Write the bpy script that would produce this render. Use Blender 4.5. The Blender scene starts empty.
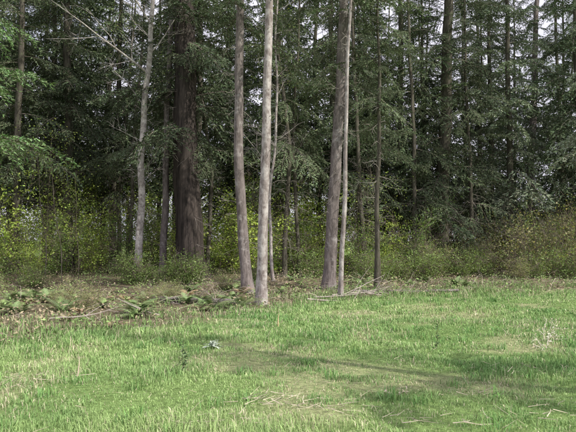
import bpy, math, numpy as np
from mathutils import Vector
R = np.random.default_rng(7)
SC = bpy.context.scene

# ---------------------------------------------------------------- noise / terrain
_LAT = np.random.default_rng(99).random((256,256))
def vnoise(x,y,s=1.0,o=0):
    x=np.asarray(x,float)/s+o*17.3+100; y=np.asarray(y,float)/s+o*9.1+100
    xi=np.floor(x).astype(int); yi=np.floor(y).astype(int)
    fx=x-xi; fy=y-yi; fx=fx*fx*(3-2*fx); fy=fy*fy*(3-2*fy)
    g=lambda a,b:_LAT[a%256,b%256]
    return (g(xi,yi)*(1-fx)+g(xi+1,yi)*fx)*(1-fy)+(g(xi,yi+1)*(1-fx)+g(xi+1,yi+1)*fx)*fy
def edge(x):   # y of the meadow / forest-floor boundary
    return np.interp(x,[-30,-8,-4.6,-3.2,-1.65,-0.66,1.5,4,8.7,20,40],[9,9.2,9.9,10.6,11.8,14.6,16.6,17.6,19,21,24])
def hgt(x,y):
    x=np.asarray(x,float); y=np.asarray(y,float)
    h=0.10*(vnoise(x,y,3.1,1)-.5)+0.035*(vnoise(x,y,.8,2)-.5)
    f=np.clip((y-edge(x)-1)/6,0,1)
    return h+f*0.25*(vnoise(x,y,2.2,3)-.35)

# ---------------------------------------------------------------- mesh accumulator
class MB:
    def __init__(s): s.v=[];s.q=[];s.t=[];s.qm=[];s.tm=[];s.c=[];s.n=0
    def add(s,v,f,col,mat=0):
        v=np.asarray(v,float).reshape(-1,3); f=np.asarray(f,int)
        if len(v)==0 or len(f)==0: return
        col=np.asarray(col,float)
        if col.ndim==1: col=np.tile(col,(len(v),1))
        s.v.append(v); s.c.append(col)
        if f.shape[1]==4: s.q.append(f+s.n); s.qm.append(np.full(len(f),mat))
        else: s.t.append(f+s.n); s.tm.append(np.full(len(f),mat))
        s.n+=len(v)
    def geo(s):
        return (np.concatenate(s.v),np.concatenate(s.c),
            np.concatenate(s.q) if s.q else np.zeros((0,4),int), np.concatenate(s.qm) if s.qm else np.zeros(0,int),
            np.concatenate(s.t) if s.t else np.zeros((0,3),int), np.concatenate(s.tm) if s.tm else np.zeros(0,int))
    def addgeo(s,g,M,off,tint=None):
        v,c,q,qm,t,tm=g
        s.v.append(v@M.T+off); s.c.append(c if tint is None else c*tint)
        s.q.append(q+s.n); s.qm.append(qm); s.t.append(t+s.n); s.tm.append(tm); s.n+=len(v)
    def mesh(s,name,mats,smooth=False):
        v,c,q,qm,t,tm=s.geo()
        me=bpy.data.meshes.new(name)
        me.vertices.add(len(v)); me.vertices.foreach_set('co',v.astype(np.float32).ravel())
        nl=4*len(q)+3*len(t); me.loops.add(nl); me.polygons.add(len(q)+len(t))
        me.loops.foreach_set('vertex_index',np.concatenate([q.ravel(),t.ravel()]).astype(np.int32))
        st=np.concatenate([np.arange(len(q))*4,4*len(q)+np.arange(len(t))*3]).astype(np.int32)
        me.polygons.foreach_set('loop_start',st)
        mi=np.concatenate([qm,tm]).astype(np.int32)
        me.polygons.foreach_set('material_index',mi)
        me.polygons.foreach_set('use_smooth',(np.ones(len(mi),bool) if smooth else (mi==0)))
        me.update(calc_edges=True)
        a=me.color_attributes.new('Col','FLOAT_COLOR','POINT')
        a.data.foreach_set('color',np.concatenate([np.clip(c,0,1),np.ones((len(c),1))],1).astype(np.float32).ravel())
        for m in mats: me.materials.append(m)
        return me
    def obj(s,name,mats,loc=(0,0,0),smooth=False,parent=None):
        o=bpy.data.objects.new(name,s.mesh(name,mats,smooth)); o.location=loc
        SC.collection.objects.link(o); o.parent=parent
        return o

def norm(v): return v/(np.linalg.norm(v,axis=-1,keepdims=True)+1e-9)
def tube(mb,P,r,n=5,col=(.2,.15,.1),mat=0,rough=0,rng=R):
    P=np.asarray(P,float); r=np.asarray(r,float); k=len(P)
    T=norm(np.gradient(P,axis=0))
    ref=np.array([0,0,1.]) if abs(T[0][2])<.8 else np.array([1.,0,0])
    A=norm(np.cross(T,ref)); B=np.cross(T,A)
    th=np.linspace(0,2*np.pi,n,endpoint=False)
    rr=r[:,None]*np.ones((k,n))
    if rough: 
        rr=rr*(1+rough*(rng.random((k,n))-.5)+rough*0.9*np.sin(th*3+rng.random()*6)[None,:])
    V=P[:,None,:]+rr[...,None]*(np.cos(th)[None,:,None]*A[:,None,:]+np.sin(th)[None,:,None]*B[:,None,:])
    i=np.arange(k-1)[:,None]*n; j=np.arange(n)[None,:]; j2=(j+1)%n
    F=np.stack([i+j,i+j2,i+n+j2,i+n+j],-1).reshape(-1,4)
    mb.add(V.reshape(-1,3),F,col,mat)
def branch(mb,p,d,L,r,depth=1,col=(.3,.28,.25),mat=0,rng=R,droop=0.0,kids=4,wob=.18,n=4):
    k=7; pts=[np.array(p,float)]; d=norm(np.array(d,float))
    for i in range(k-1):
        d=norm(d+rng.normal(0,wob,3)+np.array([0,0,-droop])); pts.append(pts[-1]+d*L/(k-1))
    tube(mb,pts,np.linspace(r,max(r*.25,.003),k),n,col,mat)
    if depth>0:
        for c in range(kids):
            i=rng.integers(1,k-1); dd=norm(pts[i+1]-pts[i]); q=norm(np.cross(dd,rng.normal(0,1,3)))
            branch(mb,pts[i],dd*.7+q*.8,L*rng.uniform(.25,.5),r*.45,depth-1,col,mat,rng,droop,max(2,kids-1),wob,3)
    return pts
def leaves(mb,P,size,cols,mat=1,rng=R,flat=.5,elong=.55):
    n=len(P); s=size*rng.uniform(.6,1.3,(n,1))
    u=rng.normal(0,1,(n,3)); u[:,2]*=flat; u=norm(u)
    w=rng.normal(0,1,(n,3)); v=norm(np.cross(u,w)); 
    V=np.stack([P-u*s*.5,P+v*s*elong*.5-u*s*.05,P+u*s*.5,P-v*s*elong*.5-u*s*.05],1).reshape(-1,3)
    F=np.arange(4*n).reshape(n,4)
    mb.add(V,F,np.repeat(cols,4,0),mat)
def varcol(base,n,rng=R,v=.25,h=.12):
    c=np.array(base)[None,:]*rng.uniform(1-v,1+v,(n,1))*rng.uniform(1-h,1+h,(n,3)); return c

# ---------------------------------------------------------------- materials
def newmat(name):
    m=bpy.data.materials.new(name); m.use_nodes=True; nt=m.node_tree
    for x in list(nt.nodes): nt.nodes.remove(x)
    return m,nt,nt.nodes.new('ShaderNodeOutputMaterial')
def N(nt,t,**k):
    n=nt.nodes.new(t)
    for a,b in k.items(): setattr(n,a,b)
    return n
def leafmat(name,trans=.4,tcol=(1.3,1.25,.6)):
    m,nt,out=newmat(name); L=nt.links.new
    at=N(nt,'ShaderNodeAttribute',attribute_name='Col')
    df=N(nt,'ShaderNodeBsdfDiffuse'); L(at.outputs['Color'],df.inputs['Color'])
    if trans<=0: L(df.outputs[0],out.inputs[0]); return m
    tr=N(nt,'ShaderNodeBsdfTranslucent')
    mu=N(nt,'ShaderNodeVectorMath',operation='MULTIPLY'); mu.inputs[1].default_value=tcol
    L(at.outputs['Color'],mu.inputs[0]); L(mu.outputs[0],tr.inputs['Color'])
    m1=N(nt,'ShaderNodeMixShader'); m1.inputs[0].default_value=trans
    L(df.outputs[0],m1.inputs[1]); L(tr.outputs[0],m1.inputs[2]); L(m1.outputs[0],out.inputs[0])
    return m
def barkmat(name,dark,light,lichen=(.42,.43,.38),lich=.45,scale=9,zs=.22):
    m,nt,out=newmat(name); L=nt.links.new
    tc=N(nt,'ShaderNodeTexCoord'); mp=N(nt,'ShaderNodeMapping'); mp.inputs['Scale'].default_value=(1,1,zs)
    L(tc.outputs['Object'],mp.inputs[0])
    n1=N(nt,'ShaderNodeTexNoise'); n1.inputs['Scale'].default_value=scale; n1.inputs['Detail'].default_value=5; n1.inputs['Roughness'].default_value=.75
    L(mp.outputs[0],n1.inputs[0])
    r1=N(nt,'ShaderNodeValToRGB'); r1.color_ramp.elements[0].position=.38; r1.color_ramp.elements[1].position=.62
    r1.color_ramp.elements[0].color=(*dark,1); r1.color_ramp.elements[1].color=(*light,1)
    L(n1.outputs[0],r1.inputs[0])
    n2=N(nt,'ShaderNodeTexNoise'); n2.inputs['Scale'].default_value=3.6; n2.inputs['Detail'].default_value=5; n2.inputs['Roughness'].default_value=.7
    L(tc.outputs['Object'],n2.inputs[0])
    r2=N(nt,'ShaderNodeValToRGB'); r2.color_ramp.elements[0].position=1-lich-.04; r2.color_ramp.elements[1].position=1-lich+.1
    L(n2.outputs[0],r2.inputs[0])
    mx=N(nt,'ShaderNodeMix',data_type='RGBA'); L(r2.outputs[0],mx.inputs[0]); L(r1.outputs[0],mx.inputs[6]); mx.inputs[7].default_value=(*lichen,1)
    bs=N(nt,'ShaderNodeBsdfDiffuse')
    bp=N(nt,'ShaderNodeBump'); bp.inputs['Strength'].default_value=.8; bp.inputs['Distance'].default_value=.04
    L(n1.outputs[0],bp.inputs['Height']); L(bp.outputs[0],bs.inputs['Normal'])
    L(mx.outputs[2],bs.inputs['Color']); L(bs.outputs[0],out.inputs[0])
    return m

M_need=leafmat('conifer_needles',0)
M_leaf=leafmat('shrub_leaves',.35,(1.3,1.3,.45))
M_pleaf=leafmat('pale_leaves',0)
M_grass=leafmat('grass_blades',0)
M_fern=leafmat('fern_fronds',0)
M_brown=barkmat('fir_bark',(.10,.085,.08),(.26,.225,.215),(.35,.325,.315),.42)
M_grey=barkmat('grey_bark',(.17,.14,.13),(.38,.335,.32),(.50,.465,.445),.5,12,.3)
M_pale=barkmat('alder_bark',(.22,.19,.18),(.45,.42,.39),(.58,.545,.52),.5,10,.8)
M_dark=barkmat('cedar_bark',(.028,.025,.023),(.088,.073,.066),(.075,.066,.056),.38,7,.1)
M_oliv=barkmat('mossy_bark',(.055,.051,.038),(.145,.13,.11),(.115,.12,.08),.45)
M_twig=leafmat('twig_wood',0)

# ---------------------------------------------------------------- ground
def build_ground():
    def axis(a,b,fine0,fine1,step):
        f=np.arange(fine0,fine1+step/2,step)
        lo=fine0-np.geomspace(.5,fine0-a,26)[::-1]; hi=fine1+np.geomspace(.5,b-fine1,26)
        return np.concatenate([lo,f,hi])
    xs=axis(-600,600,-22,22,.2); ys=axis(-400,900,-2,44,.2)
    X,Y=np.meshgrid(xs,ys); Z=hgt(X,Y)
    V=np.stack([X,Y,Z],-1).reshape(-1,3); nx=len(xs); ny=len(ys)
    i=np.arange(ny-1)[:,None]*nx; j=np.arange(nx-1)[None,:]
    F=np.stack([i+j,i+j+1,i+nx+j+1,i+nx+j],-1).reshape(-1,4)
    f=np.clip((Y-edge(X)+1.2*(vnoise(X,Y,1.3,5)-.5))/1.2,0,1).reshape(-1,1)
    f=f*np.clip((52-Y)/5,0,1).reshape(-1,1)
    g=np.array([.17,.25,.085])*np.ones((len(V),1)); 
    dry_lit=np.clip((vnoise(X,Y,1.1,6)-.55)*5,0,1).reshape(-1,1)
    g=g*(1-dry_lit*.6)+np.array([.34,.33,.19])*dry_lit*.6
    b=np.array([.16,.135,.09])
    mb=MB(); mb.add(V,F,g*(1-f)+b*f,0)
    m,nt,out=newmat('ground_soil'); L=nt.links.new
    at=N(nt,'ShaderNodeAttribute',attribute_name='Col'); tc=N(nt,'ShaderNodeTexCoord')
    n=N(nt,'ShaderNodeTexNoise'); n.inputs['Scale'].default_value=14; n.inputs['Detail'].default_value=6; n.inputs['Roughness'].default_value=.75
    L(tc.outputs['Object'],n.inputs[0]); mr=N(nt,'ShaderNodeMapRange'); mr.inputs[1].default_value=.3; mr.inputs[2].default_value=.7; mr.inputs[3].default_value=.45; mr.inputs[4].default_value=1.6
    L(n.outputs[0],mr.inputs[0]); mu=N(nt,'ShaderNodeVectorMath',operation='SCALE'); L(at.outputs['Color'],mu.inputs[0]); L(mr.outputs[0],mu.inputs['Scale'])
    bs=N(nt,'ShaderNodeBsdfDiffuse')
    bp=N(nt,'ShaderNodeBump'); bp.inputs['Strength'].default_value=.8; bp.inputs['Distance'].default_value=.05
    L(n.outputs[0],bp.inputs['Height']); L(bp.outputs[0],bs.inputs['Normal']); L(mu.outputs[0],bs.inputs['Color']); L(bs.outputs[0],out.inputs[0])
    mb.obj('ground',[m],smooth=True)
build_ground()

# ---------------------------------------------------------------- meadow grass
def blades(mb,x,y,h,w,col,lean=.45,rng=R):
    n=len(x); z=hgt(x,y)-.01; P=np.stack([x,y,z],1)
    a=rng.uniform(0,2*np.pi,n); d=np.stack([np.cos(a),np.sin(a),np.zeros(n)],1)
    b=a+np.pi/2+rng.normal(0,.5,n); s=np.stack([np.cos(b),np.sin(b),np.zeros(n)],1)*w[:,None]*.5
    l=np.abs(rng.normal(0,lean,n))[:,None]*h[:,None]; up=np.array([0,0,1.])
    m=P+up*h[:,None]*.6+d*l*.35; t=P+up*h[:,None]*np.clip(1-.35*l/h[:,None],.3,1)+d*l
    V=np.stack([P-s,P+s,m+s*.8,m-s*.8,t],1).reshape(-1,3); k=np.arange(n)[:,None]*5
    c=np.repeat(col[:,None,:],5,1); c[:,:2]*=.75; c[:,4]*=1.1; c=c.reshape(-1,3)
    mb.v.append(V); mb.c.append(c); mb.q.append(k+np.array([[0,1,2,3]])+mb.n); mb.qm.append(np.zeros(n,int))
    mb.t.append(k+np.array([[3,2,4]])+mb.n); mb.tm.append(np.zeros(n,int)); mb.n+=5*n
def build_grass():
    mb=MB()
    for (y0,y1,dens,w) in [(2.5,6,2900,.0048),(6,9,2100,.0062),(9,13,1200,.009),(13,21,620,.013)]:
        xm=.52*y1+1.8; A=2*xm*(y1-y0); n=int(A*dens)
        x=R.uniform(-xm,xm,n); y=R.uniform(y0,y1,n)
        e=y-edge(x)+1.6*(vnoise(x,y,1.0,5)-.5)
        keep=(e<R.uniform(-.5,.6,n))
        pn=vnoise(x,y,1.5,7)*.4+vnoise(x,y,.45,8)*.35+vnoise(x,y,.18,38)*.25
        dry_lit=np.clip((vnoise(x,y,1.1,6)*.5+vnoise(x,y,.35,11)*.5-.55)*5,0,1)*.7
        dry_lit=np.maximum(dry_lit,np.clip(1.1-((x+3.6)/1.9)**2-((y-6.6)/1.3)**2,0,1)*.8)  # bright light of the left foreground, painted in as pale straw blades
        dry_lit=np.maximum(dry_lit,np.clip(1.2-((x-5.2)/1.8)**2-((y-10.5)/2.0)**2,0,1)*.85)  # sunlit patch on the right, put into the blade colour as straw
        dry_lit=np.maximum(dry_lit,np.clip(1.0-((x-0.2)/1.8)**2-((y-5.7)/.6)**2,0,1)*.6)
        dry_lit*=np.clip(.3+vnoise(x,y,.4,19)*1.2,0,1)
        keep&=R.random(n)<(1-.5*dry_lit)
        x,y,pn,dry_lit=x[keep],y[keep],pn[keep],dry_lit[keep]; n=len(x)
        h=(.03+.105*np.clip(pn*2.2-.75,0,1))*R.uniform(.55,1.3,n)*(1-.4*dry_lit)
        g1=np.array([.165,.30,.105]); g2=np.array([.36,.49,.20])
        k=np.clip(vnoise(x,y,1.3,9)*1.3+vnoise(x,y,.3,29)*.7-.5+R.normal(0,.15,n),0,1)[:,None]
        c=g1*(1-k)+g2*k
        st=(R.random(n)<(.06+.5*dry_lit))[:,None]; c=np.where(st,np.array([.64,.58,.41])*R.uniform(.6,1.2,(n,1)),c)*R.uniform(.75,1.25,(n,1))
        blades(mb,x,y,h,np.full(n,w)*R.uniform(.7,1.3,n),c,.6)
    for i in range(170):
        cy=R.uniform(5,18); cx=R.uniform(-.5*cy-1,.5*cy+1)
        if cy>edge(cx): continue
        n=40; x=cx+R.normal(0,.07,n); y=cy+R.normal(0,.07,n)
        blades(mb,x,y,R.uniform(.08,.17,n),np.full(n,.004+.0005*cy),varcol((.20,.35,.12),n),.6)
    mb.obj('meadow_grass',[M_grass])
build_grass()

def build_straw():
    mb=MB(); 
    def stick(x,y,L,a,w,c,lift=.04,curl=.12):
        k=5; P=[]; aa=a
        for i in range(k):
            P.append([x,y,0]); x+=math.cos(aa)*L/(k-1); y+=math.sin(aa)*L/(k-1); aa+=R.normal(0,curl)
        P=np.array(P); P[:,2]=float(hgt(P[0,0],P[0,1]))+lift+np.linspace(0,R.normal(0,.04),k)
        tube(mb,P,np.linspace(w,w*.4,k),3,c)
    for i in range(900):
        y=R.uniform(4.3,17)**1; x=R.uniform(-.5*y-1,.5*y+1)
        if y>edge(x)+1 or vnoise(x,y,1.2,6)<.42 and R.random()<.7: continue
        stick(x,y,R.uniform(.04,.16),R.uniform(0,6.28),R.uniform(.0015,.004),np.array([.6,.54,.38])*R.uniform(.6,1.1),R.uniform(.02,.07))
    for (cx,cy,n,s) in [(-.15,6.1,50,.22),(.45,5.9,16,.2),(2.1,6.4,12,.25),(-3.1,7,30,.4),(2.9,7.6,12,.3),(-.7,5.5,16,.2),(1.7,5.5,12,.25),(2.3,5.8,9,.2),(1.1,5.6,8,.15)]:
        for i in range(n):
            stick(cx+R.normal(0,s),cy+R.normal(0,s*.5),R.uniform(.05,.24),R.normal(.2,.9),R.uniform(.002,.006),np.array([.66,.59,.45])*R.uniform(.5,1.1),R.uniform(.02,.06))
    mb.obj('dry_straw',[M_twig])
build_straw()

# ---------------------------------------------------------------- small meadow plants and sticks
def pale_weed(name,x,y,h,n,col):
    mb=MB()
    for i in range(n):
        a=R.uniform(0,6.28); d=np.array([math.cos(a)*.7,math.sin(a)*.7,1.]); 
        pts=branch(mb,(0,0,-.03),d,h*R.uniform(.6,1.1),.006,1,col,0,R,.12,3,.2)
        P=np.array(pts[2:]); P=np.repeat(P,2,0)+R.normal(0,.02,(len(P)*2,3))
        leaves(mb,P,.045,varcol(col,len(P)),1,elong=.3)
    mb.obj(name,[M_twig,M_pleaf],(x,y,float(hgt(x,y))))
pale_weed('dead_weed',4.1,9.9,.42,7,(.66,.62,.5)); pale_weed('dead_weed',3.8,9.2,.3,6,(.66,.62,.5)); pale_weed('dead_weed',1.15,6.6,.18,4,(.6,.54,.4))
def rosette(name,x,y,s,col,n=46):
    mb=MB()
    for i in range(n):
        a=R.uniform(0,6.28); e=R.uniform(.2,1.2); d=np.array([math.cos(a)*math.cos(e),math.sin(a)*math.cos(e),math.sin(e)])
        sd=np.cross(d,[0,0,1.]); sd/=np.linalg.norm(sd); L=s*R.uniform(.4,1.1)
        k=5; t=np.linspace(0,1,k); w=np.sin(t*2.7+.25)*s*.07
        C=d*L*t[:,None]+np.array([0,0,-1])*(t[:,None]**2)*L*.35+R.normal(0,s*.15,3)*np.array([1,1,0])
        V=np.concatenate([C-sd*w[:,None],C+sd*w[:,None]]); F=[[j,j+1,k+j+1,k+j] for j in range(k-1)]
        mb.add(V,F,np.array(col)*R.uniform(.7,1.2),0)
    mb.obj(name,[M_pleaf],(x,y,float(hgt(x,y))+.03))
rosette('mullein_plant',-1.12,9.2,.2,(.48,.54,.46))
def thistle(x,y,h):
    mb=MB(); pts=branch(mb,(0,0,-.02),(.05,.02,1),h,.006,0,(.12,.14,.07),0,R,0,0,.06)
    P=[]; 
    for q in pts:
        for i in range(7): P.append(q+R.normal(0,.022,3))
    leaves(mb,np.array(P),.07,varcol((.13,.19,.09),len(P)),1,elong=.3)
    mb.obj('thistle_plant',[M_twig,M_pleaf],(x,y,float(hgt(x,y))))
thistle(-1.35,7.9,.33); thistle(2.24,9.4,.36); thistle(-1.28,7.7,.2)
def stick_obj(name,x,y,d,L,r,col,z=0,depth=0,kids=3):
    mb=MB(); branch(mb,(0,0,z),d,L,r,depth,col,0,R,0,kids,.07,6); mb.obj(name,[M_twig],(x,y,float(hgt(x,y))))
stick_obj('broken_stick',-2.45,7.2,(.25,.1,1),.3,.014,(.6,.5,.38),-.03)
stick_obj('wooden_stake',-.18,11.4,(.03,0,1),.26,.02,(.6,.46,.28),-.03)
stick_obj('broken_stick',1.45,11.2,(-.1,0,1),.16,.012,(.55,.45,.32),-.03)
for (x,y,d,L,r) in [(.5,16.1,(1,.12,.03),2.3,.03),(.7,16.5,(1,-.05,.03),2.1,.024),(1.2,16.9,(.9,.3,.06),1.9,.026),(2.2,17.3,(1,.2,.02),1.6,.024),(1.6,17.2,(.8,.1,.25),1.3,.018),(-1.4,14.9,(-1,.1,.03),1.6,.022),(-.9,15.2,(-.8,-.3,.08),1.2,.02),(-4.6,12.0,(1,.1,.08),1.3,.02),(-2.6,12.6,(-1,.2,.08),1.1,.018)]:
    stick_obj('fallen_branch',x,y,d,L,r,(.42,.37,.33),.07,1,4)
def fallen_log(x,y,ang,L,r):
    mb=MB(); k=10; t=np.linspace(0,1,k); P=np.stack([t*L*math.cos(ang),t*L*math.sin(ang),.0*t+r*.7],1); P[:,2]+=R.normal(0,.01,k)
    tube(mb,P,np.linspace(r,r*.7,k),10,(.2,.15,.1),0,.1)
    for e in (0,-1):
        th=np.linspace(0,2*np.pi,10,endpoint=False); rr=(r if e==0 else r*.7)
        c=P[e]; nrm=np.array([-math.sin(ang),math.cos(ang),0]); V=[c]+[c+rr*(math.cos(a)*nrm+math.sin(a)*np.array([0,0,1])) for a in th]
        mb.add(V,[[0,1+i,1+(i+1)%10] for i in range(10)],(.3,.22,.14),0)
    for i in range(5): branch(mb,P[R.integers(2,8)],(R.normal(),R.normal(),1),.5,.015,1,(.3,.25,.2),1)
    mb.obj('fallen_log',[M_brown,M_twig],(x,y,float(hgt(x,y))))
fallen_log(-3.4,15.5,-.25,2.2,.10); fallen_log(1.9,18.0,.12,3.2,.06)

# ---------------------------------------------------------------- conifers
def bough_geo(L,rng,col,tw=.1,st=.06,k3=3,sz=1.0,skip=.22):
    mb=MB(); k=8; t=np.linspace(0,1,k)
    side=rng.normal(0,.08)
    def C(t): t=np.asarray(t)[...,None]; return L*np.concatenate([t*(1-.08*t),side*t*t,.10*t-.42*t*t],-1)
    tube(mb,C(t),np.linspace(.016,.003,k),3,(.17,.145,.125),2)
    nt=int(L/tw); ts=np.linspace(.12,1,nt)
    P=[];D=[]
    for sgn in (-1,1):
        for u in ts:
            if rng.random()<skip: continue
            l=L*.36*(1-u)**.7*rng.uniform(.5,1.2)+.10; p=C(u); a=sgn*rng.uniform(.6,1.2)
            m=max(2,int(l/st)); s=(np.arange(m)+.5)/m
            dx=np.cos(a);dy=np.sin(a)
            q=p+np.stack([dx*l*s,dy*l*s,-.12*l*s-.6*l*s*s+rng.normal(0,.06)*s],1)
            P.append(q); D.append(np.tile([dx,dy,-.5],(m,1)))
            if l>.35 and sz<1.2: tube(mb,np.stack([p,q[m//2],q[-1]]),[.006,.004,.002],3,(.17,.145,.125),2)
    P=np.concatenate(P);D=norm(np.concatenate(D)); P=np.repeat(P,k3,0); D=np.repeat(D,k3,0); n=len(P)
    d=norm(D+rng.normal(0,.65,(n,3))*np.array([1,1,.55])); w=norm(np.cross(d,rng.normal(0,1,(n,3))+np.array([0,0,1.5])))
    ln=rng.uniform(.06,.13,(n,1))*sz; wd=rng.uniform(.012,.022,(n,1))*sz
    V=np.stack([P-w*wd,P+w*wd,P+d*ln],1).reshape(-1,3)
    c=np.repeat(varcol(col,n,rng,.35,.1),3,0)
    mb.add(V,np.arange(3*n).reshape(n,3),c,1)
    return mb.geo()
RB=np.random.default_rng(3)
COLS={'dark':(.105,.137,.082),'mid':(.15,.192,.11),'blue':(.23,.275,.19),'light':(.22,.34,.15)}
BO={c:[bough_geo(2.4,RB,COLS[c]) for _ in range(4)] for c in COLS}
BOF={c:[bough_geo(2.4,RB,COLS[c],.13,.095,3,1.5,.15) for _ in range(4)] for c in COLS}
def rotm(az,pitch,roll):
    ca,sa=math.cos(az),math.sin(az); cp,sp=math.cos(pitch),math.sin(pitch); cr,sr=math.cos(roll),math.sin(roll)
    return np.array([[ca,-sa,0],[sa,ca,0],[0,0,1]])@np.array([[cp,0,-sp],[0,1,0],[sp,0,cp]])@np.array([[1,0,0],[0,cr,-sr],[0,sr,cr]])
def trunk_path(pts,H,rng,wob=.03):
    pts=np.array(pts,float); n=int(H/.4)+1; z=np.concatenate([[-.15,0,.12,.3,.55],np.linspace(.9,H,n)])
    zz=pts[:,2]; xx=np.interp(z,zz,pts[:,0]); yy=np.interp(z,zz,pts[:,1])
    sl=(pts[-1]-pts[-2])/(zz[-1]-zz[-2]); o=z>zz[-1]; xx[o]=pts[-1,0]+(z[o]-zz[-1])*sl[0]*.6; yy[o]=pts[-1,1]+(z[o]-zz[-1])*sl[1]*.6
    ker=np.ones(5)/5
    xx=np.convolve(np.pad(xx,2,'edge'),ker,'valid'); yy=np.convolve(np.pad(yy,2,'edge'),ker,'valid')
    ph=rng.uniform(0,6,4)
    xx=xx+wob*np.sin(z*.9+ph[0])+wob*.5*np.sin(z*2.3+ph[1]); yy=yy+wob*np.sin(z*.8+ph[2])
    return np.stack([xx,yy,z],1)
def conifer_geo(H,r0,crown,nb,Lmax,kind,seed,pts=None,dead=25,wob=.03,flare=.45,sides=12,deadL=1.3,trunkcol=(.2,.17,.15),far=False):
    rng=np.random.default_rng(seed); mb=MB()
    if pts is None: pts=[(0,0,0),(rng.normal(0,.15),rng.normal(0,.15),H*.5),(rng.normal(0,.3),rng.normal(0,.3),H)]
    P=trunk_path(pts,H,rng,wob); z=P[:,2]
    r=r0*np.clip(1-np.clip(z,0,H)/H*.97,.03,1)**.8*(1+flare*np.exp(-np.clip(z,0,9)/.28))
    tube(mb,P,r,sides,trunkcol,0,.11,rng)
    at=lambda h:np.array([np.interp(h,z,P[:,0]),np.interp(h,z,P[:,1]),h])
    for i in range(dead):
        h=rng.uniform(1.2,max(crown*1.3,4)); a=rng.uniform(0,6.28)
        branch(mb,at(h),(math.cos(a),math.sin(a),rng.normal(-.1,.25)),rng.uniform(.3,1)*deadL,rng.uniform(.006,.014),1,(.24,.22,.195),2,rng,.05,4,.16,3)
    for i in range(nb):
        u=(i+rng.random())/nb; h=crown+(H-crown)*u**1.05; 
        l=Lmax*(1-((h-crown)/(H-crown+.01))**1.3*.88)*rng.uniform(.65,1.1)
        s=l/2.4; M=rotm(rng.uniform(0,6.28),rng.normal(-.08+.35*u,.2),rng.normal(0,.3))*s
        g=(BOF if (far or h>13.5) else BO)[kind][rng.integers(4)]; mb.addgeo(g,M,at(h),rng.uniform(.7,1.3))
    return mb
_zf=lambda x,y: float(hgt(x,y))
def front(name,base,pts,bark,**k):
    mb=conifer_geo(pts=pts,**k); return mb.obj(name,[bark,M_need,M_twig],(base[0],base[1],_zf(*base)-.02))
front('offcamera_shade_fir',(-.66,15.7),[(0,0,0),(.02,0,2),(.12,0,5),(.20,0,8)],M_grey,H=22,r0=.135,crown=9.0,nb=55,Lmax=2.4,kind='mid',seed=5,dead=26,deadL=.5,wob=.012,flare=.5)
front('offcamera_shade_fir',(-1.18,18.3),[(0,0,0),(-.14,0,1.6),(-.33,0,4.3),(-.30,0,6.5),(-.24,0,9)],M_brown,H=23,r0=.165,crown=8,nb=60,Lmax=2.6,kind='mid',seed=6,dead=32,deadL=.9,wob=.015)
front('offcamera_shade_fir',(1.28,19.8),[(0,0,0),(.12,0,1.5),(.30,0,4.4),(.55,0,9.3)],M_brown,H=24,r0=.20,crown=6.6,nb=70,Lmax=2.8,kind='mid',seed=8,dead=30,deadL=1.0,wob=.015)
front('lodgepole_pine_tree',(1.44,17.0),[(0,0,0),(.08,0,2),(.18,0,5),(.30,0,8)],M_grey,H=17,r0=.068,crown=9,nb=36,Lmax=1.5,kind='mid',seed=9,dead=26,deadL=.5,wob=.02)
front('red_cedar_tree',(-4.0,25.5),[(0,0,0),(-.05,0,1),(-.25,0,4),(-.35,0,11)],M_dark,H=27,r0=.58,crown=6.0,nb=95,Lmax=4.0,kind='dark',seed=10,dead=40,deadL=1.8,flare=.8,sides=18)
front('offcamera_shade_fir',(7.5,30.5),[(0,0,0),(.1,0,3),(.3,0,7),(.55,0,13)],M_oliv,H=28,r0=.38,crown=3.6,nb=125,Lmax=3.8,kind='dark',seed=11,dead=55,deadL=1.8)
front('offcamera_shade_fir',(-10.7,30),[(0,0,0),(0,0,6),(-.2,0,13)],M_oliv,H=25,r0=.26,crown=4.8,nb=95,Lmax=3.6,kind='dark',seed=12,dead=40,deadL=1.6)
front('offcamera_shade_fir',(-12.4,28),[(0,0,0),(.1,0,6),(.2,0,13)],M_oliv,H=24,r0=.20,crown=4.8,nb=90,Lmax=3.4,kind='mid',seed=13,dead=40,deadL=1.5)
front('offcamera_shade_fir',(14.1,36),[(0,0,0),(.1,0,6),(.5,0,13)],M_brown,H=26,r0=.26,crown=6,nb=90,Lmax=3.2,kind='blue',seed=14,dead=35,deadL=1.5)
front('hemlock_tree',(-10.1,18.2),[(0,0,0),(0,0,9)],M_oliv,H=16,r0=.17,crown=4.6,nb=75,Lmax=3.6,kind='light',seed=15,dead=12,deadL=1)
front('hemlock_tree',(13.6,25),[(0,0,0),(0,0,9)],M_oliv,H=17,r0=.18,crown=4.9,nb=70,Lmax=3.6,kind='blue',seed=16,dead=16,deadL=1.2)
front('slender_fir_tree',(-5.25,26),[(0,0,0),(.1,0,5),(.25,0,11)],M_brown,H=21,r0=.16,crown=7,nb=50,Lmax=2.2,kind='mid',seed=17,dead=34,deadL=1.2)
front('slender_fir_tree',(2.75,19.2),[(0,0,0),(.08,0,4),(.1,0,8)],M_oliv,H=13,r0=.085,crown=4.6,nb=46,Lmax=1.5,kind='mid',seed=18,dead=32,deadL=.8)
k=20
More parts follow.
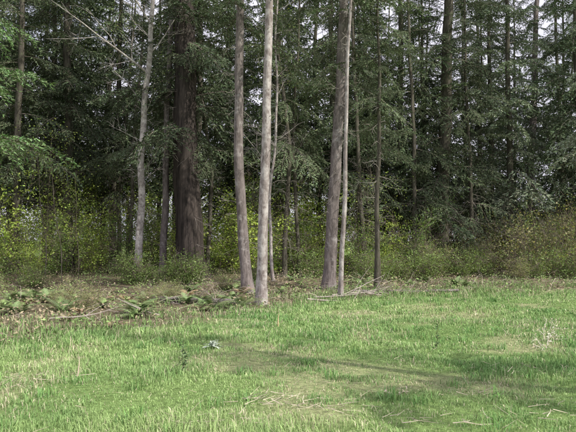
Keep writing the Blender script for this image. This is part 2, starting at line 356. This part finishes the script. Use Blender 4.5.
for (x,y,r,kd,cr) in [(-3.5,27,.10,'mid',4.5),(-.2,26,.11,'mid',5),(.55,27,.09,'mid',5),(3.4,27,.12,'dark',4),(5.9,29,.12,'mid',3),(9.2,30.5,.12,'mid',2.4),(10.6,33,.1,'blue',2.6),(-7.4,29,.1,'mid',4.5),(-9.0,33,.13,'dark',4),(5.2,31.5,.10,'dark',2.6)]:
    k+=1
    front('slender_fir_tree',(x,y),[(0,0,0),(R.normal(0,.2),0,5),(R.normal(0,.4),0,11)],M_oliv,H=R.uniform(18,22),r0=r,crown=cr,nb=62,Lmax=2.7,kind=kd,seed=k,dead=40,deadL=1.3,sides=8)
front('offcamera_shade_fir',(9.6,2.6),[(0,0,0),(.1,0,9)],M_brown,H=17,r0=.20,crown=8.5,nb=28,Lmax=2.8,kind='mid',seed=71,dead=10)  # unseen fir added off camera to throw dappled shade across the meadow

def alder(name,base,pts,H,r0,limbs,seed,bark,bc=(.40,.37,.34)):
    rng=np.random.default_rng(seed); mb=MB(); P=trunk_path(pts,H,rng,.05); z=P[:,2]
    r=r0*np.clip(1-np.clip(z,0,H)/H*.97,.03,1)**.7*(1+.35*np.exp(-np.clip(z,0,9)/.25)); tube(mb,P,r,12,(.4,.4,.4),0,.09,rng)
    at=lambda h:np.array([np.interp(h,z,P[:,0]),np.interp(h,z,P[:,1]),h]); tips=[]
    for (h,d,L,rr) in limbs: tips+=branch(mb,at(h),d,L,rr,3,bc,0,rng,-.02,5,.10,5)
    for i in range(30):
        h=rng.uniform(3.5,H*.98); a=rng.uniform(0,6.28)
        tips+=branch(mb,at(h),(math.cos(a),math.sin(a),.7),rng.uniform(.6,1.8),.014,2,bc,0,rng,-.02,4,.14,3)[3:]
    T=np.array(tips); T=T[T[:,2]>7]
    if len(T): 
        Q=np.repeat(T,8,0)+rng.normal(0,.35,(len(T)*8,3)); leaves(mb,Q,.06,varcol((.24,.32,.09),len(Q),rng),1,rng)
    mb.obj(name,[bark,M_leaf],(base[0],base[1],_zf(*base)-.02))
alder('alder_tree',(-6.0,24.7),[(0,0,0),(.08,0,2.5),(.06,0,4),(.28,0,7.2),(.48,0,11.2)],19,.15,[(8.2,(-1,-.1,.75),4.6,.05),(6.9,(-.8,.2,.6),2.6,.035),(9,(.7,.1,.9),3,.035),(10.2,(-.7,-.4,.9),3.5,.04)],31,M_pale)
alder('alder_tree',(-.55,22.5),[(0,0,0),(-.1,0,3),(.1,0,6),(.2,0,12)],15,.06,[(4,(-.7,0,.9),2,.02)],33,M_grey,(.3,.27,.24))

# ---------------------------------------------------------------- forest behind: one mesh
VAR=[]
for i,(kd,cr,H,L) in enumerate([('dark',4.8,24,3.7),('mid',4.5,25,3.7),('mid',4,23,3.6),('dark',3.6,23,3.6),('blue',2.8,23,3.6),('mid',2.5,22,3.5)]):
    VAR.append(conifer_geo(H,.18,cr,96,L,kd,100+i,dead=20,deadL=1.7,sides=8,far=True).geo())
RF=np.random.default_rng(21); placed=[]; FM=MB()
def place(g,x,y,s):
    M=rotm(RF.uniform(0,6.28),RF.normal(0,.01),RF.normal(0,.01))@np.diag([s,s,s*RF.uniform(.95,1.15)])
    FM.addgeo(g,M,np.array([x,y,_zf(x,y)-.03]),RF.uniform(.8,1.15))
for i in range(3000):
    y=31+RF.random()*19; x=RF.uniform(-.53*y-3,.53*y+3)
    if any((x-a)**2+(y-b)**2<(3.2)**2 for a,b in placed): continue
    right=x/y
    if .375<right<.43 : continue                      # a break in the stand, open field beyond
    if right>.34 and RF.random()<.4: continue
    if len(placed)>74: break
    placed.append((x,y)); v=RF.integers(0,3) if right<-.15 else RF.integers(0,4) if right<.12 else RF.integers(3,6)
    place(VAR[v],x,y,RF.uniform(.9,1.15))
for (x,y) in [(-17,23),(-16,27),(-20,18),(17.5,30)]: place(VAR[RF.integers(0,3)],x,y,.9)
FM.obj('forest',[M_oliv,M_need,M_twig])

# ---------------------------------------------------------------- bushes
def bush_geo(w,h,nst,nl,leaf,cols,seed,stemcol=(.24,.2,.16)):
    rng=np.random.default_rng(seed); mb=MB(); tips=[]
    for i in range(nst):
        a=rng.uniform(0,6.28); sp=rng.uniform(0,1)*w/h*.6
        b=(rng.normal(0,w*.12),rng.normal(0,w*.12),-.05)
        tips+=branch(mb,b,(math.cos(a)*sp,math.sin(a)*sp,1),h*rng.uniform(.55,1.05),.013,2,stemcol,0,rng,.0,5,.16,3)[1:]
    T=np.array(tips); cen=T[rng.integers(0,len(T),nl//14)]+rng.normal(0,.16,(nl//14,3))
    Q=np.repeat(cen,14,0)+rng.normal(0,.17,((nl//14)*14,3))*np.array([1,1,.55]); cl=np.repeat(rng.uniform(.5,1.4,len(cen)),14)
    kk=Q[:,2]>.05; Q=Q[kk]; cl=cl[kk]
    cc=np.array(cols)[rng.integers(0,len(cols),len(Q))]
    leaves(mb,Q,leaf,cc*cl[:,None]*rng.uniform(.8,1.2,(len(Q),1)),1,rng,.6,.6)
    return mb
YG=[(.46,.58,.14),(.54,.64,.19),(.36,.52,.13)]; MG=[(.17,.26,.09),(.22,.32,.10),(.14,.22,.08)]; GR=[(.17,.25,.09),(.21,.30,.11),(.27,.35,.14)]; BR=[(.38,.37,.20),(.29,.34,.15),(.46,.43,.26),(.20,.27,.12)]
G_YG=[bush_geo(2.6,3.8,12,2600,.095,YG,200+i) for i in range(3)]
G_MG=[bush_geo(2.6,3.6,12,2600,.085,MG,206+i) for i in range(2)]
G_GR=[bush_geo(1.8,1.5,16,2200,.075,GR,210+i) for i in range(2)]
G_BR=[bush_geo(2.2,2.2,20,2400,.075,BR,220+i) for i in range(3)]
ms=lambda L,nm:[g.mesh(nm,[M_twig,M_leaf]) for g in L]
B_YG=ms(G_YG,'vine_maple'); B_GR=ms(G_GR,'salal'); B_BR=ms(G_BR,'bramble'); B_MG=ms(G_MG,'huckleberry')
def put(me,name,x,y,s,sz=1,parent=None):
    o=bpy.data.objects.new(name,me); o.location=(x,y,_zf(x,y)-.02); o.rotation_euler=(0,0,R.uniform(0,6.28)); o.scale=(s,s,s*sz); SC.collection.objects.link(o); o.parent=parent
for (x,y,s) in [(-12.6,27,1.1),(-11.2,28.5,1.0),(-8.6,27.5,1.0),(-13.5,25,.9),(-10.4,25,.6),(-3.0,28,1.15),(-1.9,26.5,1.0),(-.9,28,1.2),(1.0,29,1.1),(2.0,27.5,.8),(4.5,28,.8),(-5.0,30,1.1),(-2.2,32,1.3),(1.6,33,1.2),(4.5,33,.9),(-7,33,1.3),(-11,34,1.3)]:
    put(B_YG[R.integers(3)],'vine_maple_bush',x,y,s*R.uniform(.85,1.15),R.uniform(.8,1.15))
for (x,y,s) in [(-9.8,26.6,.9),(-7.4,27.4,.9),(-11.8,26,.7),(.1,27,1.0),(3.2,27,.8),(5.4,27,.7),(-6.6,30,1.1),(6.6,30,1.0),(-15,30,1.3),(8.4,33,1.0),(12.4,30,.9),(-4.2,27.6,.7)]:
    put(B_MG[R.integers(2)],'huckleberry_bush',x,y,s*R.uniform(.85,1.15),R.uniform(.8,1.15))
TM=MB(); gy=[g.geo() for g in G_YG]; gg=[g.geo() for g in G_GR+G_MG]; gb=[g.geo() for g in G_BR]
for i in range(36):
    y=R.uniform(48,58); x=-.6*y+1.2*y*(i+R.random())/36
    g=(gy[R.integers(3)] if R.random()<.55 else gg[R.integers(4)]) if x<6 else (gb[R.integers(3)] if R.random()<.6 else gg[R.integers(4)])
    s=R.uniform(1.6,2.3)*(.8 if x>15 else 1); TM.addgeo(g,rotm(R.uniform(0,6.28),0,0)*s,np.array([x,y,_zf(x,y)]))
TM.obj('distant_thicket',[M_twig,M_leaf])
for i in range(30):
    x=R.uniform(-13,8); y=edge(x)+R.uniform(6.5,12); 
    if x>-6 : y=max(y,22)
    put(B_GR[R.integers(2)],'salal_bush',x,y,R.uniform(.45,.9))
for (x,y,s) in [(8.6,27,.9),(9.6,26,1.0),(10.8,26.5,1.1),(12,27.5,1.2),(13.3,28,1.2),(11.4,29,1.4),(9.4,30,1.2),(13,31,1.4),(14.6,30,1.4),(10.3,32,1.5),(12.2,33,1.5),(15.6,33,1.6),(8.6,31,1.0),(6.2,26,.6),(9,24,.55),(12,24.5,.7),(16,28,1.3)]:
    put(B_BR[R.integers(3)],'bramble_bush',x,y,s*R.uniform(.8,1.2),R.uniform(.8,1.2))
for (x,y,s) in [(4.2,24.5,.8),(5.4,25,.9),(3.2,25,.7),(6.4,27.5,1.1),(7.2,25.6,.8),(8.1,26.2,.9),(9.8,24.8,.8),(11.2,25,.9),(12.6,26,1.0)]: put(B_GR[R.integers(2)],'salal_bush',x,y,s)
for i in range(14):
    x=R.uniform(-9,-1.5); y=edge(x)+R.uniform(2.5,8); put(B_BR[R.integers(3)],'bramble_bush',x,y,R.uniform(.2,.38))

SAP=[]
for i in range(4):
    rng=np.random.default_rng(300+i); mb=MB(); H=rng.uniform(4.5,7)
    P=trunk_path([(0,0,0),(rng.normal(0,.3),rng.normal(0,.3),H)],H,rng,.08); tube(mb,P,np.linspace(.025,.006,len(P)),5,(.17,.15,.12),0)
    for j in range(26):
        h=rng.uniform(.8,H); a=rng.uniform(0,6.28); q=np.array([np.interp(h,P[:,2],P[:,0]),np.interp(h,P[:,2],P[:,1]),h])
        branch(mb,q,(math.cos(a),math.sin(a),.8),rng.uniform(.4,1.2),.006,1,(.17,.15,.12),0,rng,0,4,.15,3)
    Q=np.stack([rng.normal(0,.6,420),rng.normal(0,.6,420),rng.uniform(1,H,420)],1); leaves(mb,Q,.075,varcol((.32,.42,.12),420,rng),1,rng)
    SAP.append(mb.mesh('sapling_m%d'%i,[M_twig,M_leaf]))
for i in range(18):
    y=R.uniform(23,34); x=R.uniform(-.5*y,.15*y); put(SAP[R.integers(4)],'maple_sapling',x,y,R.uniform(.6,1.0))

# ---------------------------------------------------------------- ferns and ground cover
def fern_mesh(name,seed,col,nf=18,L=.85):
    rng=np.random.default_rng(seed); mb=MB()
    for f in range(nf):
        a=rng.uniform(0,6.28); l=L*rng.uniform(.6,1.1); e=rng.uniform(.7,1.3); k=22; t=np.linspace(0,1,k)
        rad=l*(t*math.cos(e)+.25*t*t); z=l*(t*math.sin(e)-.6*t*t*rng.uniform(.7,1.2)); P=np.stack([rad*math.cos(a),rad*math.sin(a),z],1)
        c=np.array(col)*rng.uniform(.6,1.35)*rng.uniform(.9,1.1,3); tube(mb,P,np.linspace(.004,.001,k),3,c*.7,0)
        sd=np.array([-math.sin(a),math.cos(a),0]); T=norm(np.gradient(P,axis=0)); pl=l*.17*np.sin(np.clip(t*1.05+.06,0,1)*np.pi)**.6
        for s in (-1,1):
            base=P[2:]; tip=base+(s*sd+T[2:]*.35+np.array([0,0,-.15]))*pl[2:,None]; w=T[2:]*.012
            V=np.stack([base-w,base+w,tip],1).reshape(-1,3); mb.add(V,np.arange(len(V)).reshape(-1,3),c,0)
    return mb.mesh(name,[M_fern])
FG=[fern_mesh('fern_g%d'%i,400+i,(.20,.27,.12)) for i in range(3)]; FB=[fern_mesh('fern_b%d'%i,410+i,(.34,.27,.17),12,.65) for i in range(2)]
for i in range(105):
    x=R.uniform(-9,-.9) if i<86 else R.uniform(-.5,6); y=edge(x)+R.uniform(.7,7.5)
    brown=R.random()<.3; put(FB[R.integers(2)] if brown else FG[R.integers(3)],'dead_fern' if brown else 'sword_fern',x,y,R.uniform(.45,.95))

def ground_cover():
    mb=MB(); n=80000; x=R.uniform(-17,17,n); y=R.uniform(9,34,n); e=y-edge(x)
    k=(e>-.4)&(vnoise(x,y,.8,12)*.6+vnoise(x,y,.25,13)*.4>R.uniform(.2,.6,n)); x,y=x[k],y[k]; n=len(x)
    hh=np.clip(vnoise(x,y,.7,14)-.2,0,1)*.6*R.random(n); P=np.stack([x,y,hgt(x,y)+.01+hh],1)
    c=np.where((vnoise(x,y,1.3,15)+R.normal(0,.2,n)>.40)[:,None],np.array([.22,.31,.115]),np.array([.32,.27,.18]))*R.uniform(.6,1.4,(n,1))
    leaves(mb,P,.07,c,0,R,.5,.5)
    for i in range(900):
        x=R.uniform(-12,12); y=edge(x)+R.uniform(0,12); a=R.uniform(0,6.28)
        branch(mb,(x,y,_zf(x,y)+.03),(math.cos(a),math.sin(a),R.uniform(-.05,.5)),R.uniform(.2,1.0),R.uniform(.004,.010),1,np.array([.40,.35,.29])*R.uniform(.5,1.2),1,R,.05,2,.15,3)
    mb.obj('forest_floor_plants',[M_pleaf,M_twig])
    mb=MB()
    n=34000; x=R.uniform(-13,15,n); y=edge(x)+R.normal(.8,1.4,n); k=vnoise(x,y,.6,17)>.42; x,y=x[k],y[k]; n=len(x)
    c=np.where((R.random(n)<.25)[:,None],np.array([.50,.45,.31]),np.array([.21,.34,.12]))*R.uniform(.6,1.3,(n,1))
    blades(mb,x,y,R.uniform(.06,.24,n),np.full(n,.010),c,.6); mb.obj('edge_grass',[M_grass])
ground_cover()

# ---------------------------------------------------------------- light, sky, camera
EL,AZ=math.radians(46),math.radians(122)      # azimuth clockwise from +Y
w=bpy.data.worlds.new('World'); SC.world=w; w.use_nodes=True; nt=w.node_tree; L=nt.links.new
sky=nt.nodes.new('ShaderNodeTexSky'); sky.sky_type='NISHITA'; sky.sun_disc=False; sky.sun_elevation=EL; sky.sun_rotation=AZ; sky.dust_density=3.0
tc=nt.nodes.new('ShaderNodeTexCoord'); mp=nt.nodes.new('ShaderNodeMapping'); mp.inputs['Scale'].default_value=(1,1,2.5); L(tc.outputs['Generated'],mp.inputs[0])
cn=nt.nodes.new('ShaderNodeTexNoise'); cn.inputs['Scale'].default_value=2.2; cn.inputs['Detail'].default_value=6; L(mp.outputs[0],cn.inputs[0])
cr=nt.nodes.new('ShaderNodeValToRGB'); cr.color_ramp.elements[0].position=.3; cr.color_ramp.elements[1].position=.5
cr.color_ramp.elements[0].color=(.5,.5,.5,1); L(cn.outputs[0],cr.inputs[0])
mx=nt.nodes.new('ShaderNodeMix'); mx.data_type='RGBA'; L(cr.outputs[0],mx.inputs[0]); L(sky.outputs[0],mx.inputs[6]); mx.inputs[7].default_value=(6.9,6.8,7.8,1)
bg=nt.nodes['Background']; bg.inputs[1].default_value=.15; L(mx.outputs[2],bg.inputs[0])
sd=bpy.data.lights.new('sun','SUN'); sd.energy=5.0; sd.angle=math.radians(.5); sd.color=(1,.95,.85)
so=bpy.data.objects.new('sun',sd); SC.collection.objects.link(so)
d=Vector((math.sin(AZ)*math.cos(EL),math.cos(AZ)*math.cos(EL),math.sin(EL))); so.rotation_euler=d.to_track_quat('Z','Y').to_euler(); so.location=(20,-10,30)
cd=bpy.data.cameras.new('camera'); cd.lens=38.6; cd.sensor_width=36; cd.clip_end=3000; cd.clip_start=.05
co=bpy.data.objects.new('camera',cd); SC.collection.objects.link(co); co.location=(0,0,1.6); co.rotation_euler=(math.radians(92.2),0,0); SC.camera=co
SC.view_settings.view_transform='Standard'; SC.view_settings.look='None'; SC.view_settings.exposure=0
